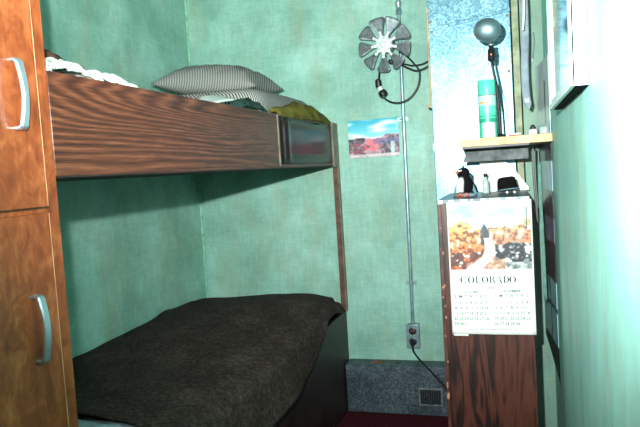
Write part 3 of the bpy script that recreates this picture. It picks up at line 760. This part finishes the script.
bt = thing('small_bottle', (-.094, 2.50, ZT), 'tiny clear bottle with black cap between the toy penguin and the hat', 'bottle')
b = MB(); b.lathe([(.011, 0), (.0125, .002), (.0125, .045), (.006, .056), (.0055, .062)], (-.094, 2.50, ZT), seg=24); build('glass_body', b, M_glass, bt)
b = MB(); b.lathe([(.007, 0), (.0075, .001), (.0075, .012), (.005, .013)], (-.094, 2.50, ZT+.0625), seg=20); build('cap', b, M_black, bt)

ht = thing('miniature_hat', (-.012, 2.43, ZT), 'small black hat with pale brim edge sitting on the cabinet top', 'hat')
RT = Matrix.Translation((-.014, 2.44, ZT+.012)) @ Euler((math.radians(-6), math.radians(-5), 0)).to_matrix().to_4x4()
b = MB(); b.lathe([(.037, 0), (.0365, .01), (.034, .032), (.031, .043), (.024, .047), (.001, .045)], (0, 0, 0), seg=32); b.v = [Vector((p.x, p.y*.8, p.z)) for p in b.v]; build('crown', b.xf(RT), M_felt_shade, ht)
b = MB(); b.lathe([(.030, -.001), (.040, -.002), (.042, .0), (.041, .002), (.036, .002)], (.002, 0, 0), seg=36); b.v = [Vector((p.x, p.y*.85, p.z)) for p in b.v]; build('brim', b.xf(RT), M_bluegrey, ht)
for k, (dx, dy) in enumerate(((-.004, -.034), (.022, -.030))):
    b = MB(); b.lathe([(.001, 0), (.0045, .002), (.0055, .005), (.003, .009)], (-.012+dx, 2.43+dy, ZT), seg=12); build('pompom', b, M_paper, ht)
def tri(b): b.prism([(-.118, 2.60, ZT), (.066, 2.60, ZT), (.064, 2.60, 1.034), (.016, 2.60, 1.104), (-.02, 2.60, 1.142), (-.118, 2.60, 1.142)], (0, .003, 0)); return b
tag(build('paper_sheet', tri(MB()), M_paper), 'white sheet of paper with a sloping corner standing behind the hat', 'paper')

# ------------------------------------------------------------------ hanging strips on the right
def strip(name, pts, wd, mat, label, cat, tip=True, th=.0015, wdir=(1, 0, 0)):
    P = spline(pts, 8); n = len(P)-1; wv = Vector(wdir)
    def fn(u, v):
        i = min(n, int(round(v*n))); k = wd*(1 if not tip or v < .9 else (1-v)/.1*.9+.1); return P[i]+wv*(u-.5)*k
    return tag(build(name, MB().grid(fn, 4, n), mat, solid=th), label, cat)
strip('curled_ribbon', [(.070, 2.50, 2.30), (.071, 2.49, 1.90), (.070, 2.48, 1.62), (.064, 2.46, 1.50), (.063, 2.45, 1.42), (.066, 2.44, 1.36), (.074, 2.45, 1.325)], .027, M_film, 'grey plastic ribbon hanging in a curl right of the cream post', 'ribbon', True)
strip('white_strip', [(.066, 2.44, 2.30), (.068, 2.44, 1.80), (.069, 2.43, 1.70), (.066, 2.42, 1.65), (.061, 2.41, 1.605)], .007, M_paper, 'thin bright white strip hanging in front of the grey plastic ribbon', 'strip', False)
strip('dark_strap', [(.080, 2.42, 1.188), (.079, 2.42, 1.10), (.083, 2.42, 1.0), (.087, 2.42, .90)], .009, M_black, 'thin black strap with a pointed end hanging under the shelf by the right wall', 'strap', True, .003)
strip('green_strap', [(.100, 2.43, 1.128), (.099, 2.43, 1.0), (.102, 2.43, .85), (.104, 2.43, .62)], .012, plain('grey green webbing', (92, 136, 124), .7), 'grey green strap hanging below the shelf beside the black strap', 'strap', False, .003)
b = MB(); b.tube(spline([(.106, 2.660, 1.64), (.109, 2.659, 1.605), (.105, 2.658, 1.57), (.101, 2.657, 1.54)], 6), .0022, 6); b.box(.092, .102, 2.655, 2.662, 1.525, 1.537)
tag(build('small_hook', b, M_steel), 'small bent wire hook with a dark tip right of the ribbon', 'hook')

# ------------------------------------------------------------------ poster on right wall
PY0, PY1, QZ0, QZ1 = 2.32, 2.64, .34, 1.50
def postercol(p):
    z = p.z; y = (p.y-PY0)/(PY1-PY0); n = nz(p.y, z, 0, 14)
    if z > 1.27:
        c = mixc((224, 230, 246), (246, 250, 252), .5+n); 
        if abs(y-.35) < .05 and z < 1.42: c = (60, 56, 84)
        return c
    if z > 1.21: return mixc((214, 232, 238), (180, 196, 214), .5+n)
    if z > 1.13: return mixc((60, 44, 66), (104, 88, 116), .5+n)
    if z > 1.03: return mixc((200, 222, 238), (140, 160, 190), .5+n)
    if z > .985: return mixc((70, 34, 40), (196, 206, 220), .4+n)
    if z > .93: return mixc((96, 44, 50), (130, 110, 130), .5+n)
    if z > .84: return mixc((136, 132, 156), (176, 160, 170), .5+n)
    if z > .70: return mixc((56, 44, 56), (112, 70, 78), .5+n*1.4+.25*math.sin(y*20))
    if z > .47:
        if abs(y-.5-.1*nz(z, 0, 0, 3)) < .035 or abs(z-.60) < .008: return (70, 100, 110)
        return mixc((196, 236, 236), (150, 200, 208), .5+n)
    return mixc((14, 12, 14), (34, 26, 28), .5+n)
g = MB().grid(lambda u, v: (XR-.003-.028*u**1.2, PY0+(PY1-PY0)*u, QZ0+.10*u*(1-v)**6+(QZ1-QZ0)*v), 30, 200)
tag(build('wall_poster', g, M_gloss, colors=postercol, solid=.0015), 'tall narrow glossy poster on the right wall behind the shelf end', 'poster')

# ------------------------------------------------------------------ mirror cabinet on right wall
mr = thing('wall_mirror', (XR-.02, 1.52, 1.27), 'white framed mirror hanging high on the right wall', 'mirror')
x0, x1, y0, y1, z0, z1 = .112, XR-.002, 1.215, 1.83, 1.272, 1.92
b = MB(); fw = .075
b.box(x0, x1, y0, y0+.003, z0, z1); b.box(x0, x1, y0+.003, y0+.02, z0+.008, z1); b.box(x0, x1, y1-.02, y1, z0+.008, z1); b.box(x0, x1, y0+.02, y1-.02, z1-.02, z1)
b.box(x0+.016, x1, y0+.02, y1-.02, z0+.03, z0+.04)
build('box_frame', b, M_frame, mr)
build('underside_shade', MB().box(x0+.006, x1, y0+.004, y1-.004, z0+.001, z0+.006), M_felt_shade, mr)  # black panel added to stand for the unlit shade beneath the mirror
build('backing', MB().box(x0+.012, x1-.001, y0+.02, y1-.02, z0+.02, z1-.02), M_frame, mr)
b = MB()
b.box(x0-.004, x0+.004, y0, y0+.022, z0, z1); b.box(x0-.004, x0+.004, y1-fw-.03, y1, z0, z1); b.box(x0-.004, x0+.004, y0+.022, y1-fw-.03, z0, z0+.022); b.box(x0-.004, x0+.004, y0+.022, y1-fw-.03, z1-.022, z1)
fr = build('front_frame', b, M_frame, mr, bevel=.001)
b = MB(); b.box(x0-.0065, x0-.004, y1-fw+.005, y1-fw+.017, z0+.012, z1-.012); build('frame_groove', b, M_seam, fr)
build('mirror_glass', MB().box(x0, x0+.006, y0+.018, y1-fw-.02, z0+.018, z1-.018), M_mirror, mr)
